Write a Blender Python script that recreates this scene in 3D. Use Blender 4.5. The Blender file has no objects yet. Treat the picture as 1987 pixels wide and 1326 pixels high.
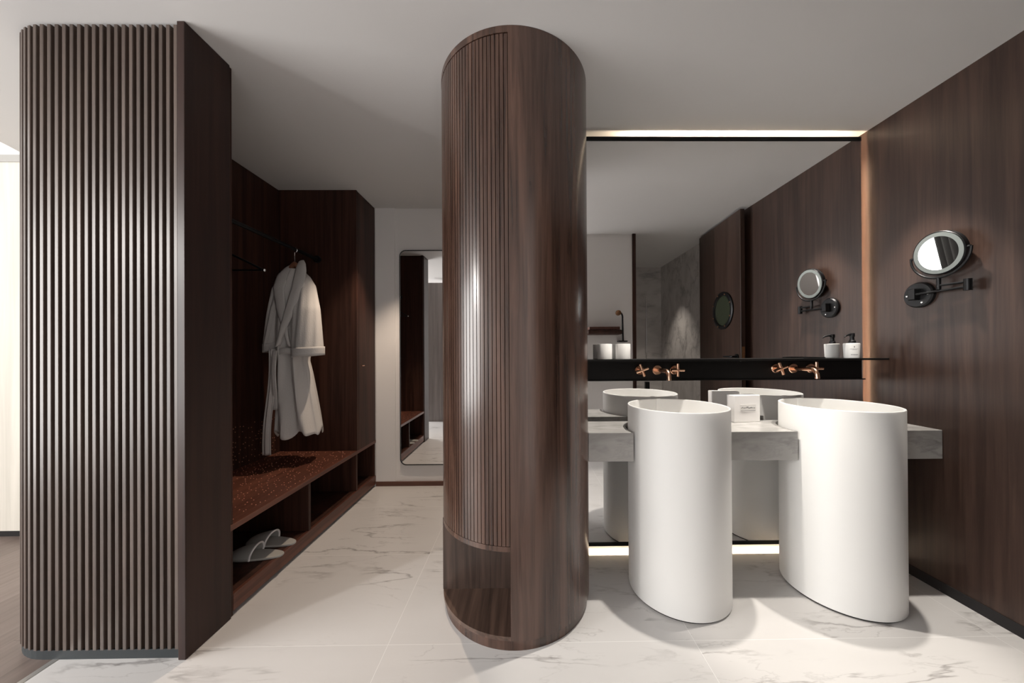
import bpy, bmesh, math, random
from mathutils import Vector, Matrix
random.seed(7)
S = bpy.context.scene
COL = S.collection
PI = math.pi
W, HH = 1987, 1326
# ------------------------------------------------------------------ camera
EYE = 1.1673
rows = [(0.9999334, -0.0100957, -0.0055856), (0.0101139, 0.9999436, 0.0032434), (0.0055525, -0.0032997, 0.9999791)]
cam = bpy.data.cameras.new('camera'); cam_o = bpy.data.objects.new('camera', cam); COL.objects.link(cam_o)
r_, f_, u_ = [Vector(x) for x in rows]
m = Matrix((r_, u_, -f_)).transposed().to_4x4(); m.translation = Vector((0, 0, EYE))
cam_o.matrix_world = m
cam.sensor_fit = 'HORIZONTAL'; cam.sensor_width = 36.0
cam.lens = 651.725 / W * 36.0
cam.shift_x = (W / 2 - 1020.873) / W
cam.shift_y = (682.584 - HH / 2) / W
cam.clip_start = 0.02
S.camera = cam_o
# ------------------------------------------------------------------ world, lights, exposure
S.view_settings.view_transform = 'Standard'; S.view_settings.look = 'None'
S.view_settings.gamma = 1.0; S.view_settings.use_curve_mapping = False
S.view_settings.exposure = 0.1
S.cycles.use_denoising = True
S.cycles.max_bounces = 10; S.cycles.diffuse_bounces = 5; S.cycles.glossy_bounces = 6
S.cycles.caustics_reflective = True; S.cycles.blur_glossy = 0.0
S.cycles.sample_clamp_indirect = 6.0
wd = bpy.data.worlds.new('world'); S.world = wd; wd.use_nodes = True
wd.node_tree.nodes['Background'].inputs[0].default_value = (0.75, 0.85, 1, 1)
wd.node_tree.nodes['Background'].inputs[1].default_value = 0.4

def area(name, loc, aim, sx, sy, watt, col=(1, 1, 1), spread=PI):
    l = bpy.data.lights.new(name, 'AREA'); l.shape = 'RECTANGLE'; l.size = sx; l.size_y = sy
    l.energy = watt; l.color = col; l.spread = spread
    o = bpy.data.objects.new(name, l); COL.objects.link(o); o.location = loc
    o.rotation_euler = (Vector(aim) - Vector(loc)).to_track_quat('-Z', 'Y').to_euler(); return o
def spot(name, loc, watt, deg, blend, col, radius=0.02, aim=None):
    l = bpy.data.lights.new(name, 'SPOT'); l.energy = watt; l.spot_size = math.radians(deg); l.spot_blend = blend
    l.color = col; l.shadow_soft_size = radius
    o = bpy.data.objects.new(name, l); COL.objects.link(o); o.location = loc
    if aim: o.rotation_euler = (Vector(aim) - Vector(loc)).to_track_quat('-Z', 'Y').to_euler()
    return o
# daylight through the big bedroom window in the left wall
area('window_daylight', (-4.42, -1.175, 1.25), (0, -1.175, 1.25), 3.95, 2.2, 300, (1.0, 0.985, 0.96))
# ceiling spotlights
spot('basin_spotlight', (0.83, 1.625, 2.43), 135, 54, 0.4, (1, 0.93, 0.84), 0.02)
spot('basin_spotlight', (1.73, 1.625, 2.43), 135, 54, 0.4, (1, 0.93, 0.84), 0.02)
spot('bedroom_spotlight', (-3.3, -0.5, 2.15), 115, 60, 0.4, (1, 0.97, 0.93), 0.07, aim=(0.4, 1.4, 1.2))
spot('passage_spotlight', (-0.92, 2.42, 2.43), 80, 76, 0.5, (1, 0.80, 0.62), 0.02)
spot('shower_spotlight', (1.72, -0.55, 2.43), 45, 62, 0.6, (1, 0.9, 0.78), 0.02)
area('bedroom_cove_light', (-3.75, 1.3, 2.6), (-3.75, 1.3, 3.0), 0.5, 1.6, 9, (0.97, 1, 1))
area('cream_wall_fill', (-3.6, 1.1, 2.66), (-3.55, 2.1, 1.2), 0.7, 0.7, 5, (1, 0.97, 0.92))  # unseen fill added to brighten the cream wall, no fixture there

# ------------------------------------------------------------------ materials
def newmat(name):
    m = bpy.data.materials.new(name); m.use_nodes = True
    nt = m.node_tree; b = nt.nodes['Principled BSDF']; return m, nt, b
def N(nt, t, **k):
    n = nt.nodes.new(t)
    for a, v in k.items(): setattr(n, a, v)
    return n
def plain(name, col, rough=0.5, metal=0.0, spec=0.5, bump=0.0, bscale=200, emit=None):
    m, nt, b = newmat(name)
    b.inputs['Base Color'].default_value = (*col, 1); b.inputs['Roughness'].default_value = rough
    b.inputs['Metallic'].default_value = metal; b.inputs['Specular IOR Level'].default_value = spec
    tc = N(nt, 'ShaderNodeTexCoord'); nz = N(nt, 'ShaderNodeTexNoise'); nz.inputs['Scale'].default_value = bscale
    nt.links.new(tc.outputs['Object'], nz.inputs['Vector'])
    if bump:
        bp = N(nt, 'ShaderNodeBump'); bp.inputs['Strength'].default_value = bump; bp.inputs['Distance'].default_value = 0.002
        nt.links.new(nz.outputs['Fac'], bp.inputs['Height']); nt.links.new(bp.outputs[0], b.inputs['Normal'])
    else:
        mp = N(nt, 'ShaderNodeMapRange'); mp.inputs['To Min'].default_value = max(0, rough - 0.03); mp.inputs['To Max'].default_value = min(1, rough + 0.03)
        nt.links.new(nz.outputs['Fac'], mp.inputs['Value'])
        if rough > 0.02: nt.links.new(mp.outputs[0], b.inputs['Roughness'])
    if emit:
        b.inputs['Emission Color'].default_value = (*emit[0], 1); b.inputs['Emission Strength'].default_value = emit[1]
    return m
def wood(name, dark, light, rough=0.38, axis='Z', freq=38.0, spec=0.5, stretch=0.035, contrast=1.0, coat=0.0):
    m, nt, b = newmat(name)
    tc = N(nt, 'ShaderNodeTexCoord'); mp = N(nt, 'ShaderNodeMapping')
    s = [freq, freq, freq]; s['XYZ'.index(axis)] = freq * stretch
    mp.inputs['Scale'].default_value = s
    nt.links.new(tc.outputs['Object'], mp.inputs['Vector'])
    n1 = N(nt, 'ShaderNodeTexNoise'); n1.inputs['Scale'].default_value = 1.0; n1.inputs['Detail'].default_value = 6; n1.inputs['Roughness'].default_value = 0.65
    n1.inputs['Distortion'].default_value = 0.6
    nt.links.new(mp.outputs[0], n1.inputs['Vector'])
    # broad figure (cathedral-like bands, knots)
    mp2 = N(nt, 'ShaderNodeMapping'); s2 = [9.0, 9.0, 9.0]; s2['XYZ'.index(axis)] = 0.38
    mp2.inputs['Scale'].default_value = s2; nt.links.new(tc.outputs['Object'], mp2.inputs['Vector'])
    n2 = N(nt, 'ShaderNodeTexNoise'); n2.inputs['Scale'].default_value = 1.0; n2.inputs['Detail'].default_value = 3; n2.inputs['Distortion'].default_value = 1.2
    nt.links.new(mp2.outputs[0], n2.inputs['Vector'])
    mul = N(nt, 'ShaderNodeMath', operation='MULTIPLY'); mul.inputs[1].default_value = 9.0
    nt.links.new(n2.outputs['Fac'], mul.inputs[0])
    fr = N(nt, 'ShaderNodeMath', operation='SINE'); mul2 = N(nt, 'ShaderNodeMath', operation='MULTIPLY'); mul2.inputs[1].default_value = 2.6
    nt.links.new(mul.outputs[0], mul2.inputs[0]); nt.links.new(mul2.outputs[0], fr.inputs[0])
    a = N(nt, 'ShaderNodeMath', operation='MULTIPLY_ADD'); a.inputs[1].default_value = 0.055; nt.links.new(fr.outputs[0], a.inputs[0])
    nt.links.new(n1.outputs['Fac'], a.inputs[2])
    a2 = N(nt, 'ShaderNodeMath', operation='MULTIPLY_ADD'); a2.inputs[1].default_value = 0.5
    sb = N(nt, 'ShaderNodeMath', operation='SUBTRACT'); sb.inputs[1].default_value = 0.5
    nt.links.new(n2.outputs['Fac'], sb.inputs[0]); nt.links.new(sb.outputs[0], a2.inputs[0]); nt.links.new(a.outputs[0], a2.inputs[2])
    cr = N(nt, 'ShaderNodeValToRGB'); e = cr.color_ramp.elements
    e[0].position = 0.5 - 0.22 / contrast; e[0].color = (*dark, 1); e[1].position = 0.5 + 0.2 / contrast; e[1].color = (*light, 1)
    nt.links.new(a2.outputs[0], cr.inputs[0]); nt.links.new(cr.outputs[0], b.inputs['Base Color'])
    bp = N(nt, 'ShaderNodeBump'); bp.inputs['Strength'].default_value = 0.12; bp.inputs['Distance'].default_value = 0.001
    nt.links.new(n1.outputs['Fac'], bp.inputs['Height']); nt.links.new(bp.outputs[0], b.inputs['Normal'])
    b.inputs['Roughness'].default_value = rough; b.inputs['Specular IOR Level'].default_value = spec
    if coat: b.inputs['Coat Weight'].default_value = coat; b.inputs['Coat Roughness'].default_value = 0.25
    return m
def marble(name, base, vein, scale=1.0, tiles=None, rough=0.25, cloud=0.12, veinw=0.02, amount=0.9, rot=0.6, thr=0.5):
    m, nt, b = newmat(name)
    tc = N(nt, 'ShaderNodeTexCoord'); vec = tc.outputs['Object']; L = nt.links.new
    sep = N(nt, 'ShaderNodeSeparateXYZ'); L(vec, sep.inputs[0])
    grout = None
    if tiles:
        (tx, ox), (ty, oy) = tiles
        ids = []; ds = []
        for out, t, o in ((sep.outputs[0], tx, ox), (sep.outputs[1], ty, oy)):
            a = N(nt, 'ShaderNodeMath', operation='SUBTRACT'); a.inputs[1].default_value = o; L(out, a.inputs[0])
            d = N(nt, 'ShaderNodeMath', operation='DIVIDE'); d.inputs[1].default_value = t; L(a.outputs[0], d.inputs[0])
            fl = N(nt, 'ShaderNodeMath', operation='FLOOR'); L(d.outputs[0], fl.inputs[0]); ids.append(fl.outputs[0])
            pp = N(nt, 'ShaderNodeMath', operation='PINGPONG'); pp.inputs[1].default_value = t; L(a.outputs[0], pp.inputs[0])
            # distance to nearest joint
            md = N(nt, 'ShaderNodeMath', operation='PINGPONG'); md.inputs[1].default_value = t / 2; L(a.outputs[0], md.inputs[0]); ds.append(md.outputs[0])
        mn = N(nt, 'ShaderNodeMath', operation='MINIMUM'); L(ds[0], mn.inputs[0]); L(ds[1], mn.inputs[1])
        grout = N(nt, 'ShaderNodeMath', operation='LESS_THAN'); grout.inputs[1].default_value = 0.0011; L(mn.outputs[0], grout.inputs[0])
        cb = N(nt, 'ShaderNodeCombineXYZ'); L(ids[0], cb.inputs[0]); L(ids[1], cb.inputs[1])
        wn = N(nt, 'ShaderNodeTexWhiteNoise'); L(cb.outputs[0], wn.inputs['Vector'])
        sc = N(nt, 'ShaderNodeVectorMath', operation='SCALE'); sc.inputs['Scale'].default_value = 13.0; L(wn.outputs['Color'], sc.inputs[0])
        ad = N(nt, 'ShaderNodeVectorMath', operation='ADD'); L(sc.outputs[0], ad.inputs[0]); L(vec, ad.inputs[1]); vec = ad.outputs[0]
    mp = N(nt, 'ShaderNodeMapping'); mp.inputs['Rotation'].default_value = (rot * 0.4, 0.25, rot); mp.inputs['Scale'].default_value = (scale * 0.55, scale * 2.8, scale * 1.6)
    L(vec, mp.inputs['Vector'])
    veins = []
    for sc_, w_ in ((1.3, veinw), (3.1, veinw * 0.8)):
        n = N(nt, 'ShaderNodeTexNoise'); n.inputs['Scale'].default_value = sc_; n.inputs['Detail'].default_value = 7; n.inputs['Roughness'].default_value = 0.55
        n.inputs['Distortion'].default_value = 0.3; L(mp.outputs[0], n.inputs['Vector'])
        s_ = N(nt, 'ShaderNodeMath', operation='SUBTRACT'); s_.inputs[1].default_value = 0.5; L(n.outputs['Fac'], s_.inputs[0])
        ab = N(nt, 'ShaderNodeMath', operation='ABSOLUTE'); L(s_.outputs[0], ab.inputs[0])
        mr = N(nt, 'ShaderNodeMapRange'); mr.inputs['From Min'].default_value = 0; mr.inputs['From Max'].default_value = w_
        mr.inputs['To Min'].default_value = 1; mr.inputs['To Max'].default_value = 0; L(ab.outputs[0], mr.inputs['Value']); veins.append(mr.outputs[0])
    mk = N(nt, 'ShaderNodeTexNoise'); mk.inputs['Scale'].default_value = 2.2 * scale; mk.inputs['Detail'].default_value = 3; L(vec, mk.inputs['Vector'])
    mkr = N(nt, 'ShaderNodeMapRange'); mkr.inputs['From Min'].default_value = thr; mkr.inputs['From Max'].default_value = thr + 0.14; L(mk.outputs['Fac'], mkr.inputs['Value'])
    mx = N(nt, 'ShaderNodeMath', operation='MULTIPLY_ADD'); mx.inputs[1].default_value = 0.4; L(veins[1], mx.inputs[0]); L(veins[0], mx.inputs[2])
    v = N(nt, 'ShaderNodeMath', operation='MULTIPLY'); L(mx.outputs[0], v.inputs[0]); L(mkr.outputs[0], v.inputs[1])
    cl = N(nt, 'ShaderNodeMapRange'); cl.inputs['To Max'].default_value = cloud
    cn = N(nt, 'ShaderNodeTexNoise'); cn.inputs['Scale'].default_value = 1.6; cn.inputs['Detail'].default_value = 8; cn.inputs['Distortion'].default_value = 1.0
    L(mp.outputs[0], cn.inputs['Vector']); L(cn.outputs['Fac'], cl.inputs['Value'])
    cl.inputs['From Min'].default_value = 0.42; cl.inputs['From Max'].default_value = 0.72
    va = N(nt, 'ShaderNodeMath', operation='MULTIPLY_ADD', use_clamp=True); va.inputs[1].default_value = amount; L(v.outputs[0], va.inputs[0]); L(cl.outputs[0], va.inputs[2])
    mix = N(nt, 'ShaderNodeMix', data_type='RGBA'); mix.inputs['A'].default_value = (*base, 1); mix.inputs['B'].default_value = (*vein, 1)
    L(va.outputs[0], mix.inputs['Factor']); out = mix.outputs['Result']
    if grout:
        m2 = N(nt, 'ShaderNodeMix', data_type='RGBA'); L(grout.outputs[0], m2.inputs['Factor']); L(out, m2.inputs['A']); m2.inputs['B'].default_value = (0.78, 0.77, 0.76, 1); out = m2.outputs['Result']
    L(out, b.inputs['Base Color']); b.inputs['Roughness'].default_value = rough
    return m
def planks(name, dark, light):
    m, nt, b = newmat(name); L = nt.links.new
    tc = N(nt, 'ShaderNodeTexCoord'); mp = N(nt, 'ShaderNodeMapping'); mp.inputs['Rotation'].default_value = (0, 0, PI / 2)
    L(tc.outputs['Object'], mp.inputs['Vector'])
    br = N(nt, 'ShaderNodeTexBrick'); br.inputs['Scale'].default_value = 1.0; br.inputs['Brick Width'].default_value = 1.4; br.inputs['Row Height'].default_value = 0.19
    br.inputs['Mortar Size'].default_value = 0.0012; br.inputs['Color1'].default_value = (0.15, 0.15, 0.15, 1); br.inputs['Color2'].default_value = (0.85, 0.85, 0.85, 1); br.inputs['Mortar'].default_value = (0, 0, 0, 1)
    L(mp.outputs[0], br.inputs['Vector'])
    mp2 = N(nt, 'ShaderNodeMapping'); mp2.inputs['Scale'].default_value = (40, 2, 40); L(tc.outputs['Object'], mp2.inputs['Vector'])
    nz = N(nt, 'ShaderNodeTexNoise'); nz.inputs['Scale'].default_value = 1; nz.inputs['Detail'].default_value = 5; L(mp2.outputs[0], nz.inputs['Vector'])
    md = N(nt, 'ShaderNodeMix', data_type='RGBA'); md.inputs['Factor'].default_value = 0.55; L(br.outputs['Color'], md.inputs['A']); L(nz.outputs['Fac'], md.inputs['B'])
    cr = N(nt, 'ShaderNodeValToRGB'); cr.color_ramp.elements[0].color = (*dark, 1); cr.color_ramp.elements[1].color = (*light, 1)
    cr.color_ramp.elements[0].position = 0.2; cr.color_ramp.elements[1].position = 0.8
    L(md.outputs['Result'], cr.inputs[0]); L(cr.outputs[0], b.inputs['Base Color']); b.inputs['Roughness'].default_value = 0.4
    return m

M = {}
M['wood_wall'] = wood('walnut_wall', (0.020, 0.0095, 0.0066), (0.052, 0.0285, 0.0205), 0.40)
M['wood_col'] = wood('walnut_column', (0.026, 0.0125, 0.0085), (0.096, 0.051, 0.036), 0.24, spec=0.7)
M['wood_slat'] = wood('walnut_slats', (0.045, 0.030, 0.024), (0.095, 0.067, 0.054), 0.39, spec=0.55)
M['wood_in'] = wood('walnut_cabinet', (0.019, 0.0070, 0.0048), (0.060, 0.025, 0.0165), 0.5, spec=0.25)
M['wood_panel'] = wood('walnut_end_panel', (0.015, 0.0060, 0.0045), (0.032, 0.0135, 0.0095), 0.38, spec=0.35)
M['wood_bench'] = wood('walnut_bench', (0.055, 0.017, 0.010), (0.14, 0.050, 0.030), 0.42, axis='Y')
M['wood_shelf'] = wood('walnut_niche', (0.030, 0.018, 0.014), (0.13, 0.08, 0.06), 0.35, axis='Y')
M['wood_niche'] = wood('walnut_niche_back', (0.03, 0.02, 0.016), (0.085, 0.055, 0.043), 0.35)
M['wood_skirt'] = wood('red_brown_skirting', (0.06, 0.022, 0.014), (0.12, 0.05, 0.032), 0.45, axis='X')
M['hanger_wood'] = wood('hanger_wood', (0.12, 0.045, 0.025), (0.22, 0.09, 0.05), 0.4, axis='X')
M['dark_gap'] = plain('black_backing', (0.008, 0.006, 0.006), 0.8)
M['ceiling'] = plain('ceiling_paint', (0.61, 0.60, 0.595), 0.85, bump=0.03)
M['white_wall'] = plain('white_wall_paint', (0.74, 0.72, 0.71), 0.8, bump=0.03)
M['cream'] = wood('cream_panel', (0.56, 0.53, 0.47), (0.66, 0.625, 0.56), 0.5, freq=20)
M['grey_trim'] = plain('grey_trim', (0.36, 0.355, 0.34), 0.7)
M['added_drape'] = plain('added_dark_drape', (0.05, 0.05, 0.048), 0.9)
M['grey_panel'] = wood('grey_brown_panel', (0.14, 0.12, 0.115), (0.25, 0.22, 0.21), 0.5, freq=20)
M['floor'] = marble('white_marble_tiles', (0.63, 0.615, 0.605), (0.25, 0.235, 0.23), 1.0, ((1.232, 0.686), (0.605, 1.354)), 0.30, 0.07, 0.013, 0.8, rot=0.68, thr=0.46)
M['counter'] = marble('grey_marble_counter', (0.43, 0.42, 0.405), (0.17, 0.165, 0.16), 3.0, None, 0.2, 0.5, 0.04, 0.4, rot=0.8, thr=0.45)
M['shower'] = marble('grey_marble_wall', (0.60, 0.575, 0.56), (0.28, 0.265, 0.26), 1.2, None, 0.35, 0.5, 0.04, 0.5, rot=0.9, thr=0.4)
M['planks'] = planks('bedroom_planks', (0.10, 0.072, 0.062), (0.26, 0.205, 0.18))
M['ceramic'] = plain('white_stone_resin', (0.765, 0.76, 0.745), 0.50, spec=0.35)
M['white_gloss'] = plain('white_card', (0.82, 0.80, 0.79), 0.4)
M['mirror'] = plain('mirror_glass', (0.94, 0.94, 0.94), 0.0, 1.0)
M['black'] = plain('black_metal', (0.012, 0.012, 0.013), 0.38, 0.6)
M['black_matt'] = plain('black_lacquer', (0.004, 0.0035, 0.0035), 0.45, spec=0.2)
M['grey_plinth'] = plain('grey_blue_plinth', (0.022, 0.027, 0.030), 0.6, spec=0.3)
M['copper'] = plain('rose_gold', (0.80, 0.50, 0.35), 0.26, 1.0)
M['stud_glint'] = plain('copper_stud_glint', (0.62, 0.30, 0.20), 0.35, 0.3)
M['chrome'] = plain('chrome', (0.8, 0.8, 0.8), 0.12, 1.0)
M['bronze'] = plain('bronze', (0.32, 0.17, 0.09), 0.35, 0.9)
M['robe'] = plain('white_waffle_cotton', (0.52, 0.50, 0.485), 0.9, bump=0.5, bscale=120)
M['felt'] = plain('white_felt', (0.38, 0.37, 0.35), 0.95, bump=0.4, bscale=300)
M['frost'] = plain('frosted_ring', (0.17, 0.19, 0.185), 0.6)
M['porthole_glass'] = plain('smoky_green_glass', (0.035, 0.042, 0.026), 0.15)
M['ink'] = plain('grey_ink', (0.10, 0.10, 0.11), 0.6)
M['label'] = plain('silver_plate', (0.72, 0.70, 0.68), 0.3)
M['led'] = plain('led_strip', (1, 1, 1), 0.5, emit=((1.0, 0.82, 0.60), 180.0))
M['led_side'] = plain('led_strip_side', (1, 1, 1), 0.5, emit=((1.0, 0.70, 0.46), 130.0))
M['metal_trim'] = plain('pale_metal_trim', (0.5, 0.49, 0.47), 0.35, 0.8)

# ------------------------------------------------------------------ mesh helpers
def wl(o):
    v = Vector((0, 0, 0))
    while o: v += o.location; o = o.parent
    return v
class MB:
    def __init__(s): s.bm = bmesh.new()
    def box(s, x0, x1, y0, y1, z0, z1, rot=None, about=None, mi=0):
        vs = [s.bm.verts.new((x, y, z)) for x in (x0, x1) for y in (y0, y1) for z in (z0, z1)]
        for f in ((0, 1, 3, 2), (4, 6, 7, 5), (0, 4, 5, 1), (2, 3, 7, 6), (0, 2, 6, 4), (1, 5, 7, 3)):
            fc = s.bm.faces.new([vs[i] for i in f]); fc.material_index = mi
        if rot is not None: bmesh.ops.rotate(s.bm, verts=vs, cent=about or (0, 0, 0), matrix=rot)
        return s
    def prism(s, pts, z0, z1, axis='Z', mi=0):
        def P(a, b, c): return {'Z': (a, b, c), 'Y': (a, c, b), 'X': (c, a, b)}[axis]
        lo = [s.bm.verts.new(P(x, y, z0)) for x, y in pts]; hi = [s.bm.verts.new(P(x, y, z1)) for x, y in pts]
        n = len(pts)
        for i in range(n):
            f = s.bm.faces.new((lo[i], lo[(i + 1) % n], hi[(i + 1) % n], hi[i])); f.material_index = mi
        a = s.bm.faces.new(lo[::-1]); b = s.bm.faces.new(hi); a.material_index = b.material_index = mi
        return s
    def lathe(s, prof, c=(0, 0, 0), seg=48, axis='Z', mi=0, closed=True):
        # prof: list of (r, h); rotates about axis through c
        rings = []
        for r, h in prof:
            ring = []
            if r <= 1e-6:
                ring = [s.bm.verts.new(s._ax(0, 0, h, c, axis))]
            else:
                for k in range(seg):
                    a = 2 * PI * k / seg; ring.append(s.bm.verts.new(s._ax(r * math.cos(a), r * math.sin(a), h, c, axis)))
            rings.append(ring)
        for A, B in zip(rings, rings[1:]):
            for k in range(seg):
                q = [A[k % len(A)], A[(k + 1) % len(A)], B[(k + 1) % len(B)], B[k % len(B)]]
                u = []
                for v in q:
                    if v not in u: u.append(v)
                if len(u) >= 3:
                    f = s.bm.faces.new(u); f.material_index = mi; f.smooth = True
        return s
    def _ax(s, a, b, h, c, axis):
        p = {'Z': (a, b, h), 'Y': (a, h, b), 'X': (h, a, b)}[axis]
        return (p[0] + c[0], p[1] + c[1], p[2] + c[2])
    def tube(s, pts, r, seg=14, mi=0, caps=True):
        pts = [Vector(p) for p in pts]; rs = r if isinstance(r, (list, tuple)) else [r] * len(pts)
        up = None; rings = []
        for i, p in enumerate(pts):
            t = (pts[min(i + 1, len(pts) - 1)] - pts[max(i - 1, 0)]).normalized()
            if up is None: up = t.orthogonal().normalized()
            up = (up - t * up.dot(t)).normalized(); sd = t.cross(up)
            rings.append([s.bm.verts.new(p + (up * math.cos(2 * PI * k / seg) + sd * math.sin(2 * PI * k / seg)) * rs[i]) for k in range(seg)])
        for A, B in zip(rings, rings[1:]):
            for k in range(seg):
                f = s.bm.faces.new((A[k], A[(k + 1) % seg], B[(k + 1) % seg], B[k])); f.smooth = True; f.material_index = mi
        if caps:
            s.bm.faces.new(rings[0][::-1]).material_index = mi; s.bm.faces.new(rings[-1]).material_index = mi
        return s
    def grid(s, fn, nu, nv, closeu=False, mi=0, flip=False):
        V = [[s.bm.verts.new(fn(i / nu, j / nv)) for i in range(nu + (0 if closeu else 1))] for j in range(nv + 1)]
        n = len(V[0])
        for j in range(nv):
            for i in range(nu):
                q = (V[j][i], V[j][(i + 1) % n], V[j + 1][(i + 1) % n], V[j + 1][i])
                f = s.bm.faces.new(q[::-1] if flip else q); f.smooth = True; f.material_index = mi
        return V
    def build(s, name, mats, parent=None, bevel=0.0, seg=2, origin=None, solid=0.0, sub=0):
        bm = s.bm; bmesh.ops.recalc_face_normals(bm, faces=bm.faces)
        for e in bm.edges:
            if len(e.link_faces) == 2 and e.calc_face_angle(0) > math.radians(38): e.smooth = False
        base = wl(parent) if parent else Vector(origin or (0, 0, 0))
        bmesh.ops.translate(bm, verts=bm.verts, vec=-base)
        me = bpy.data.meshes.new(name); bm.to_mesh(me); bm.free()
        for m_ in (mats if isinstance(mats, (list, tuple)) else [mats]): me.materials.append(m_)
        o = bpy.data.objects.new(name, me); COL.objects.link(o)
        if parent: o.parent = parent
        else: o.location = base
        if solid: md = o.modifiers.new('thickness', 'SOLIDIFY'); md.thickness = solid; md.offset = 0
        if sub: md = o.modifiers.new('smooth', 'SUBSURF'); md.levels = sub; md.render_levels = sub
        if bevel:
            md = o.modifiers.new('bevel', 'BEVEL'); md.width = bevel; md.segments = seg; md.limit_method = 'ANGLE'; md.angle_limit = math.radians(40)
            md.harden_normals = False
        return o
def tag(o, label, cat, group=None):
    o['label'] = label; o['category'] = cat
    if group: o['group'] = group
    return o
def thing(name, loc, label, cat, group=None):
    o = bpy.data.objects.new(name, None); COL.objects.link(o); o.location = loc; o.empty_display_size = 0.05
    return tag(o, label, cat, group)
def struct(o): o['kind'] = 'structure'; return o
def copy_tree(o, parent=None):
    c = o.copy(); COL.objects.link(c); c.parent = parent
    for ch in [x for x in bpy.data.objects if x.parent == o]: copy_tree(ch, c)
    return c

# ------------------------------------------------------------------ the room
H = 2.45; XW = 2.017; YM = 1.926; XS = -1.786
struct(MB().box(XS, 2.3, -3.3, 3.1, -0.06, 0).build('floor', M['floor']))
struct(MB().box(-5.2, XS - 0.022, -3.3, 2.3, -0.06, 0).build('floor_bedroom', M['planks']))
struct(MB().box(XS - 0.022, XS, -3.3, 2.3, -0.06, 0.0015).build('trim_1', M['metal_trim']))
# lowered ceiling with a curved edge towards the bedroom cove
edge = [(-2.72, -3.3), (-2.80, -1.0), (-2.90, 0.6), (-3.0, 1.4), (-3.06, 1.78), (-3.125, 2.04), (-3.165, 2.154), (-3.25, 2.34)]
struct(MB().prism(edge + [(-3.25, 3.1), (2.3, 3.1), (2.3, -3.3)], H, H + 0.06).build('ceiling', M['ceiling']))
struct(MB().box(-5.2, 2.3, -3.3, 3.1, 2.85, 2.9).build('ceiling_cove', M['white_wall']))
struct(MB().box(XW, 2.16, 0.12, 2.1, 0, H).build('wall_right', M['wood_wall']))
struct(MB().box(XW - 0.004, XW, 0.14, 2.0, 0, 0.05).build('baseboard_right', M['dark_gap']))
struct(MB().box(0.12, XW, 2.0, 3.1, 0, H).build('wall_mirror', M['white_wall']))
struct(MB().box(-2.2, 0.12, 2.98, 3.1, 0, H).build('wall_far', M['white_wall']))
struct(MB().box(-1.296, -1.124, 2.972, 2.98, 0.04, H).build('trim_2', M['white_wall']))
struct(MB().box(-1.296, 0.12, 2.965, 2.98, 0, 0.038).build('baseboard_far', M['wood_skirt'], bevel=0.002))
# bedroom
struct(MB().box(-5.2, -2.12, 2.185, 2.3, 0.045, 2.41).build('wall_bedroom', M['cream']))
struct(MB().box(-5.2, -2.12, 2.18, 2.3, 2.41, 2.455).build('trim_3', M['grey_trim']))
struct(MB().box(-5.2, -2.12, 2.205, 2.3, 0, 0.045).build('baseboard_bedroom', M['dark_gap']))
struct(MB().box(-5.2, -3.0, 2.3, 2.4, 2.4, 2.9).build('wall_cove', M['white_wall']))
struct(MB().box(-5.2, 0.77, -3.3, -3.2, 0, 2.85).build('wall_rear', M['white_wall']))
# left wall with the big window
mb = MB()
mb.box(-4.4, -4.3, -3.2, -3.15, 0, 2.85).box(-4.4, -4.3, 0.8, 2.3, 0, 2.85).box(-4.4, -4.3, -3.15, 0.8, 0, 0.15).box(-4.4, -4.3, -3.15, 0.8, 2.35, 2.85)
struct(mb.build('wall_left', M['white_wall']))
mb = MB()
mb.box(-4.37, -4.33, -3.15, -3.11, 0.15, 2.35).box(-4.37, -4.33, 0.76, 0.8, 0.15, 2.35).box(-4.37, -4.33, -3.15, 0.8, 0.15, 0.19).box(-4.37, -4.33, -3.15, 0.8, 2.31, 2.35).box(-4.37, -4.33, -0.97, -0.93, 0.15, 2.35)
win = struct(mb.build('window_1', M['black']))
cu = thing('added_curtain', (-4.2, -2.4, 0.02), 'unseen dark grey cloth added at the bedroom window to darken part of the round shaving mirror', 'added_curtain')  # unseen, added only for the dark half of the shaving mirror's reflection
mb = MB(); mb.grid(lambda u, v: (-4.2 + 0.03 * math.sin(u * 44), -2.50 + 0.72 * u, 0.03 + 2.4 * v), 88, 1)
mb.build('added_drape', M['added_drape'], cu, solid=0.004)
MB().tube([(-4.2, -3.1, 2.45), (-4.2, 0.75, 2.45)], 0.012).build('added_curtain_rod', M['black'], cu)
# partition that hides the camera side from the window
struct(MB().box(-1.62, -1.33, 0.05, 0.17, 0, 2.37).build('wall_partition', M['grey_panel']))
# bathroom rear wall, jamb, shower
struct(MB().box(0.67, 1.195, 0.11, 0.211, 0, H).build('wall_bathroom', M['white_wall']))
struct(MB().box(1.195, 1.229, 0.09, 0.235, 0, H).build('trim_4', M['wood_in']))
struct(MB().box(0.67, 0.77, -3.2, 0.109, 0, 2.85).build('wall_side', M['white_wall']))
struct(MB().box(2.10, 2.2, -1.3, 0.12, 0, H).build('wall_shower_right', M['shower']))
struct(MB().box(0.77, 2.2, -1.31, -1.213, 0, H).build('wall_shower_back', M['shower']))
struct(MB().box(0.77, 1.0, -1.213, 0.11, 0, H).build('wall_shower_left', M['shower']))
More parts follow.
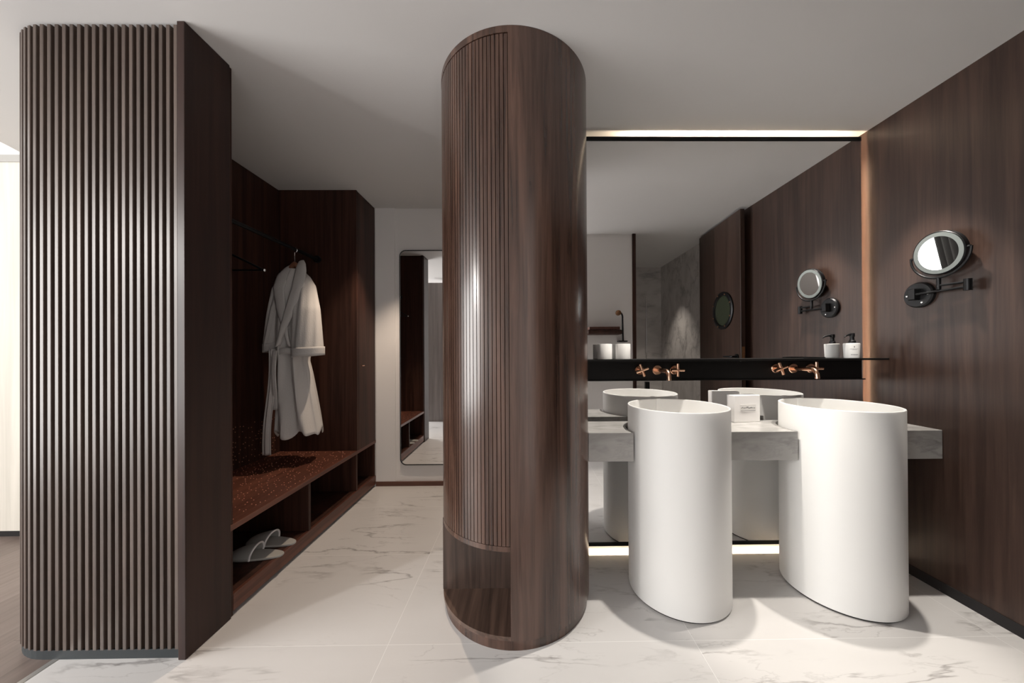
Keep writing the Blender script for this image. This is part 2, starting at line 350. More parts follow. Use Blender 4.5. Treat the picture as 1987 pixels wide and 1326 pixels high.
# door with porthole, open against the wood wall
dn = Vector((1.929, 0.905, 0)); df = Vector((1.976, 0.13, 0))
ang = math.atan2(df.y - dn.y, df.x - dn.x)
door = bpy.data.objects.new('door_1', None); COL.objects.link(door); door['kind'] = 'structure'; door.location = dn
dl = (df - dn).length
def door_part(mb, name, mat, parent=door, bevel=0.0):
    bmesh.ops.rotate(mb.bm, verts=mb.bm.verts, cent=(0, 0, 0), matrix=Matrix.Rotation(ang, 3, 'Z'))
    bmesh.ops.translate(mb.bm, verts=mb.bm.verts, vec=dn)
    return mb.build(name, mat, parent, bevel=bevel)
# local frame: x along leaf from free edge to hinge, y towards the wood wall
door_part(MB().box(0, dl, 0, 0.038, 0.01, 2.43), 'door_leaf', M['wood_wall'], bevel=0.002)
pc = 0.29; pz = 1.563
ring = door_part(MB().lathe([(0.142, 0.0), (0.182, 0.0), (0.182, -0.012), (0.168, -0.02), (0.150, -0.018), (0.142, -0.006), (0.142, 0)], (pc, 0, pz), 56, 'Y'), 'porthole_rim', M['black'])
door_part(MB().lathe([(0, -0.004), (0.145, -0.004), (0.145, 0.0), (0, 0)], (pc, 0, pz), 56, 'Y'), 'porthole_glass', M['porthole_glass'])
for k in range(8):
    a = PI / 8 + k * PI / 4
    door_part(MB().lathe([(0, -0.026), (0.005, -0.0245), (0.007, -0.02), (0.007, -0.015), (0, -0.015)], (pc + 0.163 * math.cos(a), 0, pz + 0.163 * math.sin(a)), 12, 'Y'), 'screw', M['bronze'], ring)
lv = door_part(MB().lathe([(0, -0.008), (0.026, -0.008), (0.026, 0), (0, 0)], (0.06, 0, 1.12), 24, 'Y'), 'door_handle', M['black'])
door_part(MB().tube([(0.06, -0.005, 1.12), (0.06, -0.05, 1.12), (0.07, -0.055, 1.12), (0.18, -0.055, 1.12)], 0.009), 'lever', M['black'], lv)
door_part(MB().box(-0.003, 0.0, 0.008, 0.03, 1.07, 1.21), 'latch_plate', M['bronze'])

# ------------------------------------------------------------------ wardrobe
XL = -1.296
wr = thing('wardrobe', (-1.6, 2.0, 0), 'full height dark walnut wardrobe with rounded slatted end and open bench niche', 'wardrobe')
YF, R0, XC, XLE = 1.306, 0.26, -1.847, -2.107
def slat_path():
    out = []  # (x, y, nx, ny) outward normal
    p = 0.0283; s = 0.014; L1 = (-1.321) - XC; L2 = R0 * PI / 2; L3 = 2.18 - (YF + R0)
    while s < L1 + L2 + L3 - 0.01:
        if s < L1: out.append((-1.321 - s, YF, 0, -1))
        elif s < L1 + L2:
            a = (s - L1) / R0; out.append((XC - R0 * math.sin(a), YF + R0 - R0 * math.cos(a), -math.sin(a), -math.cos(a)))
        else: out.append((XLE, YF + R0 + s - L1 - L2, -1, 0))
        s += p
    return out
mb = MB()
for x, y, nx, ny in slat_path():
    tx, ty = -ny, nx; w = 0.0073; d = 0.024; c = 0.0015
    pts = []
    for a, b in ((-w, -d), (-w, -c), (-w + c, 0), (w - c, 0), (w, -c), (w, -d)): pts.append((x + tx * a + nx * b, y + ty * a + ny * b))
    mb.prism(pts, 0.036, H - 0.008)
mb.build('slats', M['wood_slat'], wr)
def offset_poly(d, xr=-1.321, ye=2.18):
    r = R0 - d; pts = [(xr, YF + d)]
    for k in range(17):
        a = k / 16 * PI / 2; pts.append((XC - r * math.sin(a), YF + R0 - r * math.cos(a)))
    pts.append((XLE + d, ye)); return pts
o = offset_poly(0.0235); i_ = offset_poly(0.034)
MB().prism(o + i_[::-1], 0.03, H - 0.002).build('slat_backing', M['dark_gap'], wr)
o = offset_poly(0.004); i_ = offset_poly(0.035)
MB().prism(o + i_[::-1], 0, 0.0355).build('plinth', M['grey_plinth'], wr)
MB().box(-1.321, XL + 0.004, 1.298, 1.498, 0.001, H - 0.001).build('end_panel', M['wood_panel'], wr, bevel=0.002)
MB().box(-1.321, XL - 0.004, 1.499, 1.517, 0.001, H - 0.001).build('front_stile', M['wood_in'], wr, bevel=0.001)
mb = MB().box(-1.93, -1.90, 1.336, 2.975, 0.02, H - 0.002)
mb.build('back_panel', M['wood_in'], wr)
mb = MB().box(-1.899, -1.322, 1.48, 1.499, 0.02, H - 0.002); mb.build('side_panel', M['wood_in'], wr)
mb = MB().box(-1.899, XL - 0.001, 2.64, 2.658, 0.41, H - 0.001); mb.build('side_panel', M['wood_in'], wr)
dr = MB().box(XL - 0.018, XL, 2.661, 2.962, 0.405, H - 0.004).build('door', M['wood_in'], wr, bevel=0.0015)
MB().tube([(XL + .012, 2.695, 1.07), (XL + .012, 2.735, 1.07)], 0.004, 10).tube([(XL, 2.715, 1.07), (XL + .012, 2.715, 1.07)], 0.003, 8).build('knob', M['copper'], dr)
bench = MB().box(-1.899, XL, 1.499, 2.97, 0.382, 0.408).build('bench_seat', M['wood_bench'], wr, bevel=0.002)
MB().box(-1.899, XL - 0.003, 1.499, 2.97, 0.074, 0.094).build('base_board', M['wood_in'], wr)
MB().box(XL - 0.02, XL - 0.002, 1.517, 2.97, 0.02, 0.095).build('front_rail', M['wood_bench'], wr, bevel=0.0015)
MB().box(-1.88, XL - 0.03, 1.51, 2.97, 0.0, 0.019).build('recessed_plinth', M['dark_gap'], wr)
for y in (2.05, 2.632): MB().box(-1.899, XL - 0.006, y, y + 0.022, 0.095, 0.381).build('divider', M['wood_in'], wr, bevel=0.001)
MB().box(-1.899, XL - 0.006, 2.952, 2.966, 0.095, 0.381).build('divider', M['wood_in'], wr)
# copper studs on the seat; back panel dots stand for light scattered off them
mb = MB()
def stud_glint(x, y, z, n):
    r = 0.0030
    if n == 'Z': mb.lathe([(r, 0), (r * 0.7, r * 0.8), (0, r)], (x, y, z), 6, 'Z')
    else: mb.lathe([(r, 0), (r * 0.7, r * 0.8), (0, r)], (x, y, z), 6, 'X')
ny_ = 44
for a in range(ny_):
    for b in range(22):
        if random.random() < 0.40:
            stud_glint(-1.885 + b * 0.0265 + random.uniform(-.008, .008), 1.53 + a * 0.0255 + random.uniform(-.008, .008), 0.408, 'Z')
st = mb.build('seat_studs', M['stud_glint'], wr); st['kind'] = 'stuff'
mb = MB()
for a in range(40):
    for b in range(9):
        if random.random() < 0.5:
            stud_glint(-1.9, 1.54 + a * 0.027 + random.uniform(-.008, .008), 0.44 + b * 0.03 + random.uniform(-.008, .008), 'X')
st = mb.build('back_glints', M['stud_glint'], wr); st['kind'] = 'stuff'
# hanging rail
rl = MB().tube([(-1.6, 1.5, 1.905), (-1.6, 2.64, 1.905)], 0.012).build('hanging_rail', M['black'], wr)
for y0, y1 in ((2.625, 2.64), (1.5, 1.515)):
    MB().lathe([(0, y0), (0.028, y0), (0.028, y1), (0, y1)], (-1.6, 0, 1.905), 24, 'Y').build('rail_socket', M['black'], rl)

# ------------------------------------------------------------------ hangers and robe
YR = 2.383
def hanger(y, cx, z0, label, mat, hookmat, bar=False, hw=0.205):
    t = thing('coat_hanger', (cx, y, z0), label, 'hanger')
    pts = []
    for k in range(21):
        u = -1 + k / 10; pts.append((cx + u * hw, y + 0.025 * u * u, z0 - 0.10 * abs(u) ** 1.15 * 1.0))
    MB().tube(pts, [0.020 - 0.012 * abs(-1 + k / 10) for k in range(21)] if not bar else 0.006, 12).build('arms', mat, t)
    hk = []
    for k in range(15):
        a = -PI / 2 + k / 14 * PI * 1.35
        hk.append((cx + 0.017 * math.cos(a), y, z0 + 0.105 - (0.0 if not bar else 0.015) + 0.017 * math.sin(a) - 0.005))
    MB().tube([(cx, y, z0 - 0.005), (cx, y, hk[0][2] - 0.004)] + hk, 0.0022, 8).build('hook', hookmat, t)
    if bar: MB().tube([(cx - 0.2, y + 0.02, z0 - 0.10), (cx + 0.2, y + 0.02, z0 - 0.10)], 0.005, 10).build('trouser_bar', mat, t)
    if bar: MB().lathe([(0, -0.008), (0.006, -0.006), (0.008, 0), (0.006, 0.006), (0, 0.008)], (cx + 0.208, y + 0.024, z0 - 0.1), 12, 'Z').build('end_cap', M['chrome'], t)
    return t
hanger(2.383, -1.604, 1.80, 'wooden hanger with thin metal hook holding the white robe', M['hanger_wood'], M['chrome'], hw=0.085)
hanger(1.80, -1.60, 1.72, 'empty black hanger at the near end of the wardrobe rail', M['black'], M['black'], True)

def lerp(tab, t):
    for (a, va), (b, vb) in zip(tab, tab[1:]):
        if t <= b:
            k = (t - a) / (b - a) if b > a else 0; k = k * k * (3 - 2 * k) if False else k
            return tuple(x + (y - x) * k for x, y in zip(va, vb)) if isinstance(va, tuple) else va + (vb - va) * k
    return tab[-1][1]
robe = thing('bathrobe', (-1.6, YR, 0.5), 'white cotton bathrobe with shawl collar and loose belt hanging in the wardrobe', 'bathrobe')
# torso: rows by height z -> (xleft, xright, half depth)
TT = [(0.0, (-1.650, -1.545, .020)), (0.07, (-1.695, -1.495, .045)), (0.14, (-1.732, -1.472, .055)), (0.30, (-1.735, -1.475, .07)), (0.5, (-1.725, -1.500, .075)), (0.56, (-1.712, -1.515, .07)), (0.64, (-1.712, -1.495, .08)), (0.85, (-1.712, -1.455, .10)), (1.0, (-1.715, -1.425, .115))]
def torso(u, v):
    z = 1.765 - v * 1.145
    xl, xr, d = lerp(TT, v); a = 2 * PI * u
    cx, hw = (xl + xr) / 2, (xr - xl) / 2
    fold = (0.008 + 0.016 * v) * math.sin(7 * a + 2.2 * math.sin(3 * v) + 1.0) + 0.006 * v * math.sin(13 * a + 5 * v)
    drop = (0.018 * math.sin(5 * a + 0.8) + 0.012 * math.sin(9 * a)) * v ** 6
    x = cx + hw * math.cos(a) * (abs(math.cos(a)) ** -0.15 if abs(math.cos(a)) > .05 else 1)
    return (x, YR + (d + fold) * math.sin(a), z + drop)
mb = MB(); mb.grid(torso, 96, 60, closeu=True); mb.build('body', M['robe'], robe, solid=0.004)
# sleeves: u around, v down
def sleeve(rows):
    def fn(u, v):
        xl, xr, y, d, z = lerp(rows, v); a = 2 * PI * u; cx, hw = (xl + xr) / 2, (xr - xl) / 2
        f = 0.005 * math.sin(5 * a + 4 * v) + 0.004 * math.sin(9 * a + 7 * v)
        return (cx + hw * math.cos(a), y + (d + f * min(1, v * 3)) * math.sin(a), z + 0.008 * math.cos(a))
    return fn
RS = [(0, (-1.585, -1.545, YR - .005, .012, 1.745)), (0.08, (-1.58, -1.495, YR - .01, .035, 1.70)), (0.2, (-1.585, -1.452, YR - .02, .052, 1.635)), (0.5, (-1.575, -1.405, YR - .05, .065, 1.47)), (0.9, (-1.565, -1.368, YR - .075, .07, 1.21)), (1.0, (-1.562, -1.362, YR - .08, .068, 1.155))]
LS = [(0, (-1.665, -1.625, YR, .012, 1.745)), (0.08, (-1.712, -1.62, YR, .032, 1.695)), (0.2, (-1.755, -1.65, YR, .045, 1.63)), (0.5, (-1.79, -1.685, YR + .005, .05, 1.46)), (0.92, (-1.822, -1.715, YR + .01, .055, 1.235)), (1.0, (-1.820, -1.718, YR + .01, .052, 1.188))]
for nm, rws in (('sleeve', RS), ('sleeve', LS)):
    mb = MB(); mb.grid(sleeve(rws), 48, 36, closeu=True); sl = mb.build(nm, M['robe'], robe, solid=0.004)
    e = rws[-1][1]; cxx, hw = (e[0] + e[1]) / 2, (e[1] - e[0]) / 2
    mb = MB()
    def cf(u, v, e=e, cxx=cxx, hw=hw):
        a = 2 * PI * u; return (cxx + (hw + .004) * math.cos(a), e[2] + (e[3] + .005) * math.sin(a), e[4] + 0.055 - 0.058 * v + 0.008 * math.cos(a))
    mb.grid(cf, 40, 4, closeu=True); mb.build('cuff', M['robe'], sl, solid=0.005)
# collar: two lapel bands crossing towards the waist
def lapel(side):
    top = ([(-1.572, YR + .02, 1.828), (-1.553, YR - .01, 1.795), (-1.536, YR - .045, 1.73), (-1.532, YR - .08, 1.62), (-1.572, YR - .10, 1.46), (-1.618, YR - .105, 1.33), (-1.655, YR - .10, 1.22)] if side > 0 else
           [(-1.632, YR + .02, 1.800), (-1.640, YR - .01, 1.770), (-1.662, YR - .045, 1.71), (-1.668, YR - .075, 1.62), (-1.640, YR - .092, 1.46), (-1.610, YR - .095, 1.33), (-1.585, YR - .092, 1.22)])
    n = len(top)
    def fn(u, v):
        k = v * (n - 1); i0 = min(int(k), n - 2); t = k - i0; p = Vector(top[i0]).lerp(Vector(top[i0 + 1]), t)
        w = 0.013 + 0.026 * math.sin(PI * min(v * 1.1, 1)); uu = u - 0.5
        return (p.x + uu * w * 2, p.y + 0.012 * (2 * uu) ** 2 * (1 if side * uu > 0 else 0.3) - (0.004 if side > 0 else 0), p.z + (0.012 * uu * side))
    return fn
for sd in (-1, 1):
    mb = MB(); mb.grid(lapel(sd), 8, 40); mb.build('lapel', M['robe'], robe, solid=0.008)
# belt: knotted strip round the waist, long tail hanging left
mb = MB()
def waist(u, v):
    a = 2 * PI * u; return (-1.613 + 0.108 * math.cos(a), YR + (0.088) * math.sin(a), 1.20 - 0.04 * v + 0.01 * math.sin(3 * a))
mb.grid(waist, 48, 3, closeu=True); blt = mb.build('belt', M['robe'], robe, solid=0.006)
mb = MB()
def tail(u, v):
    z = 1.20 - v * 0.705; x = -1.695 - 0.012 * v + (u - .5) * (0.040 + 0.014 * v)
    return (x, YR - .098 + 0.012 * math.sin(6 * v) - 0.03 * v + 0.006 * math.sin(9 * u), z)
mb.grid(tail, 6, 40); mb.build('belt_tail', M['robe'], blt, solid=0.006)
mb = MB()
def tail2(u, v):
    z = 1.19 - v * 0.40; x = -1.665 - 0.008 * v + (u - .5) * 0.03
    return (x, YR - .108 - 0.01 * math.sin(5 * v), z)
mb.grid(tail2, 4, 24); mb.build('belt_tail', M['robe'], blt, solid=0.005)

# ------------------------------------------------------------------ slippers
def slipper(loc, rz, label):
    t = thing('slipper', loc, label, 'slipper', 'pair of white slippers')
    def outline(n=40):
        pts = []
        for k in range(n):
            a = 2 * PI * k / n; c, s_ = math.cos(a), math.sin(a)
            x = 0.138 * c; w = 0.048 + 0.008 * (-c) ** 1 + 0.002
            pts.append((x, w * math.copysign(abs(s_) ** 0.8, s_) + 0.004 * math.sin(a * 0.5)))
        return pts
    mb = MB(); mb.prism(outline(), 0, 0.012)
    bmesh.ops.translate(mb.bm, verts=mb.bm.verts, vec=Vector(loc)); mb.build('sole', M['felt'], t, bevel=0.004, seg=3)
    # vamp: arch over the front (toe at -x)
    def vamp(u, v):
        x = -0.125 + v * 0.125 - 0.0; c = max(-1, x / 0.138); s_ = math.sqrt(max(0, 1 - c * c)); w = (0.050 - 0.008 * c) * s_ ** 0.8 + 0.002
        h = 0.012 + 0.052 * (v ** 0.6)
        a = PI * u; x2 = x + 0.035 * math.sin(a) * v * 0.4
        return (loc[0] + x2, loc[1] + w * math.cos(a), loc[2] + 0.006 + h * math.sin(a) ** 0.8)
    mb = MB(); mb.grid(vamp, 20, 14); vp = mb.build('upper', M['felt'], t, solid=0.006)
    mb = MB(); mb.tube([vamp(k / 20, 1.0) for k in range(21)], 0.0045, 8); mb.build('edge_binding', M['white_gloss'], vp)
    t.rotation_euler = (0, 0, rz); return t
slipper((-1.418, 1.797, 0.095), math.radians(3), 'white slipper in the wardrobe cubby, the one nearer the slatted end')
slipper((-1.428, 1.922, 0.095), math.radians(-4), 'white slipper in the wardrobe cubby, the one farther from the slatted end')

# ------------------------------------------------------------------ far wall mirror
fm = thing('wall_mirror', (-0.79, 2.965, 0.186), 'tall narrow rounded mirror with thin black frame on the far white wall', 'mirror')
def rrect(x0, x1, z0, z1, r, n=8):
    pts = []
    for cx, cz, a0 in ((x1 - r, z1 - r, 0), (x0 + r, z1 - r, PI / 2), (x0 + r, z0 + r, PI), (x1 - r, z0 + r, 3 * PI / 2)):
        for k in range(n + 1):
            a = a0 + k / n * PI / 2; pts.append((cx + r * math.cos(a), cz + r * math.sin(a)))
    return pts
def ring_prism(mb, outer, inner, y0, y1):
    bm = mb.bm; n = len(outer)
    V = [[bm.verts.new((x, y, z)) for x, z in P] for P, y in ((outer, y0), (outer, y1), (inner, y1), (inner, y0))]
    for a in range(4):
        A, B = V[a], V[(a + 1) % 4]
        for k in range(n): bm.faces.new((A[k], A[(k + 1) % n], B[(k + 1) % n], B[k]))
FX0, FX1, FZ0, FZ1 = -1.079, -0.50, 0.186, 2.074
mb = MB(); ring_prism(mb, rrect(FX0, FX1, FZ0, FZ1, .055), rrect(FX0 + .006, FX1 - .006, FZ0 + .006, FZ1 - .006, .049), 2.955, 2.979)
mb.build('frame', M['black'], fm)
MB().prism(rrect(FX0 + .006, FX1 - .006, FZ0 + .006, FZ1 - .006, .049), 2.960, 2.975, 'Y').build('glass', M['mirror'], fm)

# ------------------------------------------------------------------ round column cabinet
CX, CY, CR = -0.0355, 1.6591, 0.3502
cc = thing('column_cabinet', (CX, CY, 0), 'round floor to ceiling walnut column with fluted curved door and low open niche', 'column')
def ang_pt(th, r): return (CX - r * math.sin(th), CY - r * math.cos(th))   # th: 0 = front, positive = left
T0 = math.asin((CX + 0.052) / CR)  # right edge of door
T0 = math.asin(0.0165 / CR); T1 = math.radians(103)
NB, NT = 0.062, 0.395        # niche floor / niche top
def arc(t0, t1, r, n): return [ang_pt(t0 + (t1 - t0) * k / n, r) for k in range(n + 1)]
# fixed smooth body: solid except where door and niche are cut
def shellpoly(t0, t1, r1, r0, n): return arc(t0, t1, r1, n) + arc(t1, t0, r0, n)
mb = MB()
mb.prism(shellpoly(T1, T0 + 2 * PI, CR, CR - 0.03, 96), 0.045, H - 0.0005)
body = mb.build('body', M['wood_col'], cc)
for f in body.data.polygons: f.use_smooth = True
md = body.modifiers.new('es', 'EDGE_SPLIT'); md.split_angle = math.radians(30)
def smooth30(o):
    for f in o.data.polygons: f.use_smooth = True
    m_ = o.modifiers.new('es', 'EDGE_SPLIT'); m_.split_angle = math.radians(30)
mb = MB(); mb.prism(shellpoly(T0, T1, CR, CR - 0.03, 40), 2.422, H - 0.0005); smooth30(mb.build('top_band', M['wood_col'], cc))
# fluted door
prof = []; ng = 36; step = (T1 - T0) / ng; g = 0.0016 / CR
for k in range(ng):
    a = T0 + 0.002 + k * step; b = a + step
    for j in range(5):
        prof.append(ang_pt(a + g + (step - 2 * g) * j / 4, CR - 0.001))
    prof.append(ang_pt(b - g, CR - 0.009)); prof.append(ang_pt(b + g, CR - 0.006))
prof = prof[:-2]
mb = MB(); mb.prism(prof + arc(T1, T0 + .002, CR - 0.022, 60), 0.412, 2.418)
mb.build('fluted_door', M['wood_col'], cc)
mb = MB(); mb.prism(shellpoly(T0 + .0015, T1, CR - 0.001, CR - 0.03, 40), NT - 0.005, 0.410); smooth30(mb.build('door_rail', M['wood_col'], cc))
# niche
mb = MB(); mb.prism(arc(T0, T1, CR, 40) + [(CX - 0.33 * 0.9, CY - 0.06), (CX - 0.02, CY - 0.06)], 0.045, NB); smooth30(mb.build('niche_shelf', M['wood_shelf'], cc))
MB().prism(arc(T0, T1, CR - 0.031, 40) + [(CX - .28, CY - 0.04), (CX - 0.02, CY - 0.04)], NT - 0.0, 0.409).build('niche_ceiling', M['wood_in'], cc)
MB().box(CX - 0.343, CX - 0.016, CY - 0.078, CY - 0.06, NB, NT).build('niche_back', M['wood_niche'], cc)
MB().box(CX - 0.0165, CX + 0.002, CY - 0.345, CY - 0.06, NB, NT).build('niche_side', M['wood_in'], cc)
mb = MB(); mb.lathe([(0, 0), (CR - 0.010, 0), (CR - 0.010, 0.0445), (0, 0.0445)], (CX, CY, 0), 96); smooth30(mb.build('plinth', M['wood_col'], cc))

# ------------------------------------------------------------------ big vanity mirror
vm = thing('vanity_mirror', (1.15, YM, 0.056), 'huge frameless looking mirror wall panel with glowing edges behind the basins', 'mirror')
MX0, MX1, MZ0, MZ1 = 0.10, 1.969, 0.056, 2.408
MB().box(MX0, MX1, YM, YM + 0.006, MZ0 + 0.019, MZ1 - 0.021).build('glass', M['mirror'], vm)
MB().box(MX0, MX1, YM + 0.0065, YM + 0.02, MZ0, MZ1).build('backing', M['black_matt'], vm)
MB().box(MX0, MX1, YM - 0.004, YM + 0.0064, MZ1 - 0.022, MZ1).build('top_strip', M['black'], vm)
MB().box(MX0, MX1, YM - 0.004, YM + 0.0064, MZ0, MZ0 + 0.020).build('bottom_strip', M['black'], vm)
yl0, yl1 = 1.975, 1.985
MB().box(0.62, 1.86, yl0, yl1, 2.30, 2.306).build('led_strip', M['led'], vm)
MB().box(1.853, 1.86, yl0, yl1, 0.18, 2.29).build('led_strip', M['led_side'], vm)
MB().box(0.2, 1.86, yl0, yl1, 0.168, 0.175).build('led_strip', M['led'], vm)

# ------------------------------------------------------------------ black splash panel + shelf
ws = thing('wall_shelf', (1.15, 1.92, 1.006), 'long black metal shelf with deep back panel fixed across the vanity mirror', 'shelf')
MB().box(0.16, 1.950, 1.912, YM - 0.0005, 1.006, 1.116).build('back_panel', M['black_matt'], ws, bevel=0.001)
MB().box(0.16, 2.000, 1.812, YM - 0.0005, 1.1165, 1.1265).build('shelf_plate', M['black_matt'], ws, bevel=0.001)
MB().box(0.16, 1.962, 1.904, 1.912, 1.003, 1.009).build('bottom_lip', M['black_matt'], ws)

# ------------------------------------------------------------------ taps
def tap_set(x, z, label, group=None, copy=None):
    if copy:
        t = copy_tree(copy); t.location = (x, 1.912, z); t['label'] = label; return t
    t = thing('basin_tap', (x, 1.912, z), label, 'tap', 'rose gold wall taps')
    y = 1.912
    sp = MB().lathe([(0, y), (0.028, y), (0.028, y - .006), (0.025, y - .009), (0, y - .009)], (x, 0, z), 32, 'Y').build('spout_flange', M['copper'], t)
    pts = [(x, y, z), (x, y - .06, z)]
    for k in range(11):
        a = k / 10 * math.radians(85); pts.append((x, y - .125 - 0.035 * math.sin(a), z - 0.035 * (1 - math.cos(a))))
    pts.append((x, y - .1615, z - 0.048))
    MB().tube(pts, 0.0115, 18).build('spout', M['copper'], t)
    for dx in (-0.1, 0.1):
        vf = MB().lathe([(0, y), (0.027, y), (0.027, y - .006), (0.024, y - .009), (0, y - .009)], (x + dx, 0, z), 32, 'Y').build('handle_flange', M['copper'], t)
        mb = MB().tube([(x + dx, y - .008, z), (x + dx, y - .05, z)], 0.011, 16)
        for a in (math.radians(0 if dx > 0 else 20), math.radians(90 if dx > 0 else 110)):
            c, s_ = math.cos(a) * .036, math.sin(a) * .036
            mb.tube([(x + dx - c, y - .043, z - s_), (x + dx + c, y - .043, z + s_)], 0.0088, 12)
        mb.build('cross_handle', M['copper'], vf)
    return t
t1 = tap_set(0.766, 1.065, 'rose gold wall tap with cross handles above the left basin')
tap_set(1.548, 1.070, 'rose gold wall tap with cross handles above the right basin', copy=t1)

# ------------------------------------------------------------------ basins
RB, ZR = 0.2319, 0.9039
def basin(x, y, label, copy=None):
    if copy:
        t = copy_tree(copy); t.location = (x, y, 0); t['label'] = label; return t
    t = thing('pedestal_basin', (x, y, 0), label, 'basin', 'freestanding cylinder basins')
    c = (x, y, 0)
    prof = [(0, 0.006), (RB - .006, 0.006), (RB, 0.010), (RB, ZR - .004), (RB - .0015, ZR - .001), (RB - .004, ZR), (RB - .006, ZR), (RB - .0085, ZR - .002), (RB - .009, ZR - .006), (RB - .010, 0.80), (RB - .02, 0.775), (RB - .05, 0.762), (0.03, 0.752), (0.022, 0.750), (0, 0.750)]
    o = MB().lathe(prof, c, 128).build('bowl', M['ceramic'], t)
    MB().lathe([(0, 0.0), (RB - .008, 0.0), (RB - .008, 0.0065), (0, 0.0065)], c, 96).build('base_ring', M['dark_gap'], t)
    MB().lathe([(0, 0.7565), (0.02, 0.7555), (0.026, 0.7535), (0.026, 0.7505), (0, 0.7505)], c, 32).build('drain_cap', M['chrome'], t)
    mb = MB(); n = 6; ra, rb2 = RB - .0135, RB + .0006; t0, t1_ = -0.055, 0.055
    A = [(x + ra * math.sin(t0 + (t1_ - t0) * k / n), y + ra * math.cos(t0 + (t1_ - t0) * k / n)) for k in range(n + 1)]
    B = [(x + rb2 * math.sin(t1_ + (t0 - t1_) * k / n), y + rb2 * math.cos(t1_ + (t0 - t1_) * k / n)) for k in range(n + 1)]
    mb.prism(A + B, 0.80, ZR + 0.0012); mb.build('overflow_channel', M['ceramic'], t)
    return t
b1 = basin(0.7607, 1.6587, 'tall white cylinder basin nearer the column')
basin(1.5523, 1.6489, 'tall white cylinder basin nearer the wood wall', copy=b1)

# ------------------------------------------------------------------ marble counter slabs
YC0, YC1, ZC0, ZC1, RG = 1.595, 1.862, 0.646, 0.784, 0.243
def side_arc(cx, cy, sgn, n=20):
    # points of the hole circle from front edge to back edge on side sgn
    a0 = math.asin((YC0 - cy) / RG); a1 = math.asin(min(1, (YC1 - cy) / RG))
    return [(cx + sgn * RG * math.cos(a0 + (a1 - a0) * k / n), cy + RG * math.sin(a0 + (a1 - a0) * k / n)) for k in range(n + 1)]
def colarc(n=16):
    r = CR + 0.001; a0 = math.asin((YC1 - CY) / r); a1 = math.asin((YC0 - CY) / r)
    return [(CX + r * math.cos(a0 + (a1 - a0) * k / n), CY + r * math.sin(a0 + (a1 - a0) * k / n)) for k in range(n + 1)]
def slab(pts, label):
    o = MB().prism(pts, ZC0, ZC1).build('counter_slab', M['counter'], origin=(sum(p[0] for p in pts) / len(pts), 1.7, ZC0), bevel=0.0025)
    smooth = tag(o, label, 'counter', 'grey marble counter slabs'); return o
slab(side_arc(0.7607, 1.6587, -1) + colarc(), 'thick grey marble counter slab between the column and the left basin')
slab(side_arc(1.5523, 1.6489, -1) + side_arc(0.7607, 1.6587, 1)[::-1], 'thick grey marble counter slab between the two basins under the white box')
slab(side_arc(1.5523, 1.6489, 1) + [(XW - .001, YC1), (XW - .001, YC0)], 'thick grey marble counter slab between the right basin and the wood wall')

# ------------------------------------------------------------------ white box on the counter
bx = thing('tissue_box', (1.2, 1.83, 0.7845), 'white square tissue box with small silver plate on the marble counter', 'box')
rot = Matrix.Rotation(math.radians(7), 3, 'Z'); ab = (1.137, 1.80, 0.785)
MB().box(1.137, 1.292, 1.798, 1.855, 0.7845, 0.930, rot, ab).build('carton', M['white_gloss'], bx, bevel=0.003, seg=3)
pl = MB().box(1.172, 1.264, 1.7965, 1.799, 0.846, 0.880, rot, ab).build('name_plate', M['label'], bx)
mb = MB(); xx = 1.178
while xx < 1.256:
    w = random.uniform(.002, .006); h = random.uniform(.002, .006); z = 0.863 + random.uniform(-.003, .003)
    mb.box(xx, xx + w, 1.7958, 1.7967, z - h / 2, z + h / 2, rot, ab); xx += w + .002
mb.box(1.174, 1.262, 1.7958, 1.7967, 0.8475, 0.8490, rot, ab); mb.build('lettering', M['ink'], pl)

# ------------------------------------------------------------------ shelf things
ZS = 1.1267
def cup(x, y, label, copy=None):
    if copy:
        o = copy.copy(); COL.objects.link(o); o.location = (x, y, ZS); o['label'] = label; return o
    r = 0.040
    o = MB().lathe([(0, 0), (r - .003, 0), (r, .003), (r, .085), (r - .001, .0865), (r - .003, .0865), (r - .004, .084), (r - .004, .006), (0, .006)], (x, y, ZS), 48).build('tumbler', M['ceramic'], origin=(x, y, ZS))
    return tag(o, label, 'cup', 'white tumblers on the shelf')
c1 = cup(0.4565, 1.866, 'white cylinder tumbler on the shelf, the one nearer the column')
cup(0.5585, 1.866, 'white cylinder tumbler on the shelf, the one farther from the column', copy=c1)
bt = thing('soap_dispenser', (1.845, 1.866, ZS), 'white pump soap bottle with black pump at the right end of the shelf', 'dispenser')
x, y = 1.845, 1.866
MB().lathe([(0, 0), (.031, 0), (.033, .002), (.036, .078), (.0355, .081), (.033, .083), (.013, .084), (0, .084)], (x, y, ZS), 56).build('bottle', M['ceramic'], bt)
pm = MB().lathe([(0, .084), (.015, .084), (.0155, .086), (.0155, .096), (.010, .101), (.009, .118), (.0115, .120), (.012, .136), (.010, .140), (0, .140)], (x + .004, y, ZS), 28).build('pump', M['black'], bt)
MB().tube([(x + .004, y, ZS + .131), (x - .02, y - .004, ZS + .131), (x - .040, y - .008, ZS + .125), (x - .047, y - .009, ZS + .118)], [.006, .005, .004, .0035], 10).build('nozzle', M['black'], pm)
mb = MB()
def onb(a0, a1, z0, z1):
    r0 = .0432 + (z0 / .078) * .0030; n = 4
    def fn(u, v):
        a = a0 + (a1 - a0) * u - .5; zz = z0 + (z1 - z0) * v; r = .033 + .003 * zz / .078 + .0006
        return (x + r * math.sin(a), y - r * math.cos(a), ZS + zz)
    mb.grid(fn, n, 1)
onb(0.0, .09, .059, .067); mb.build('logo_mark', M['ink'], bt); mb = MB()
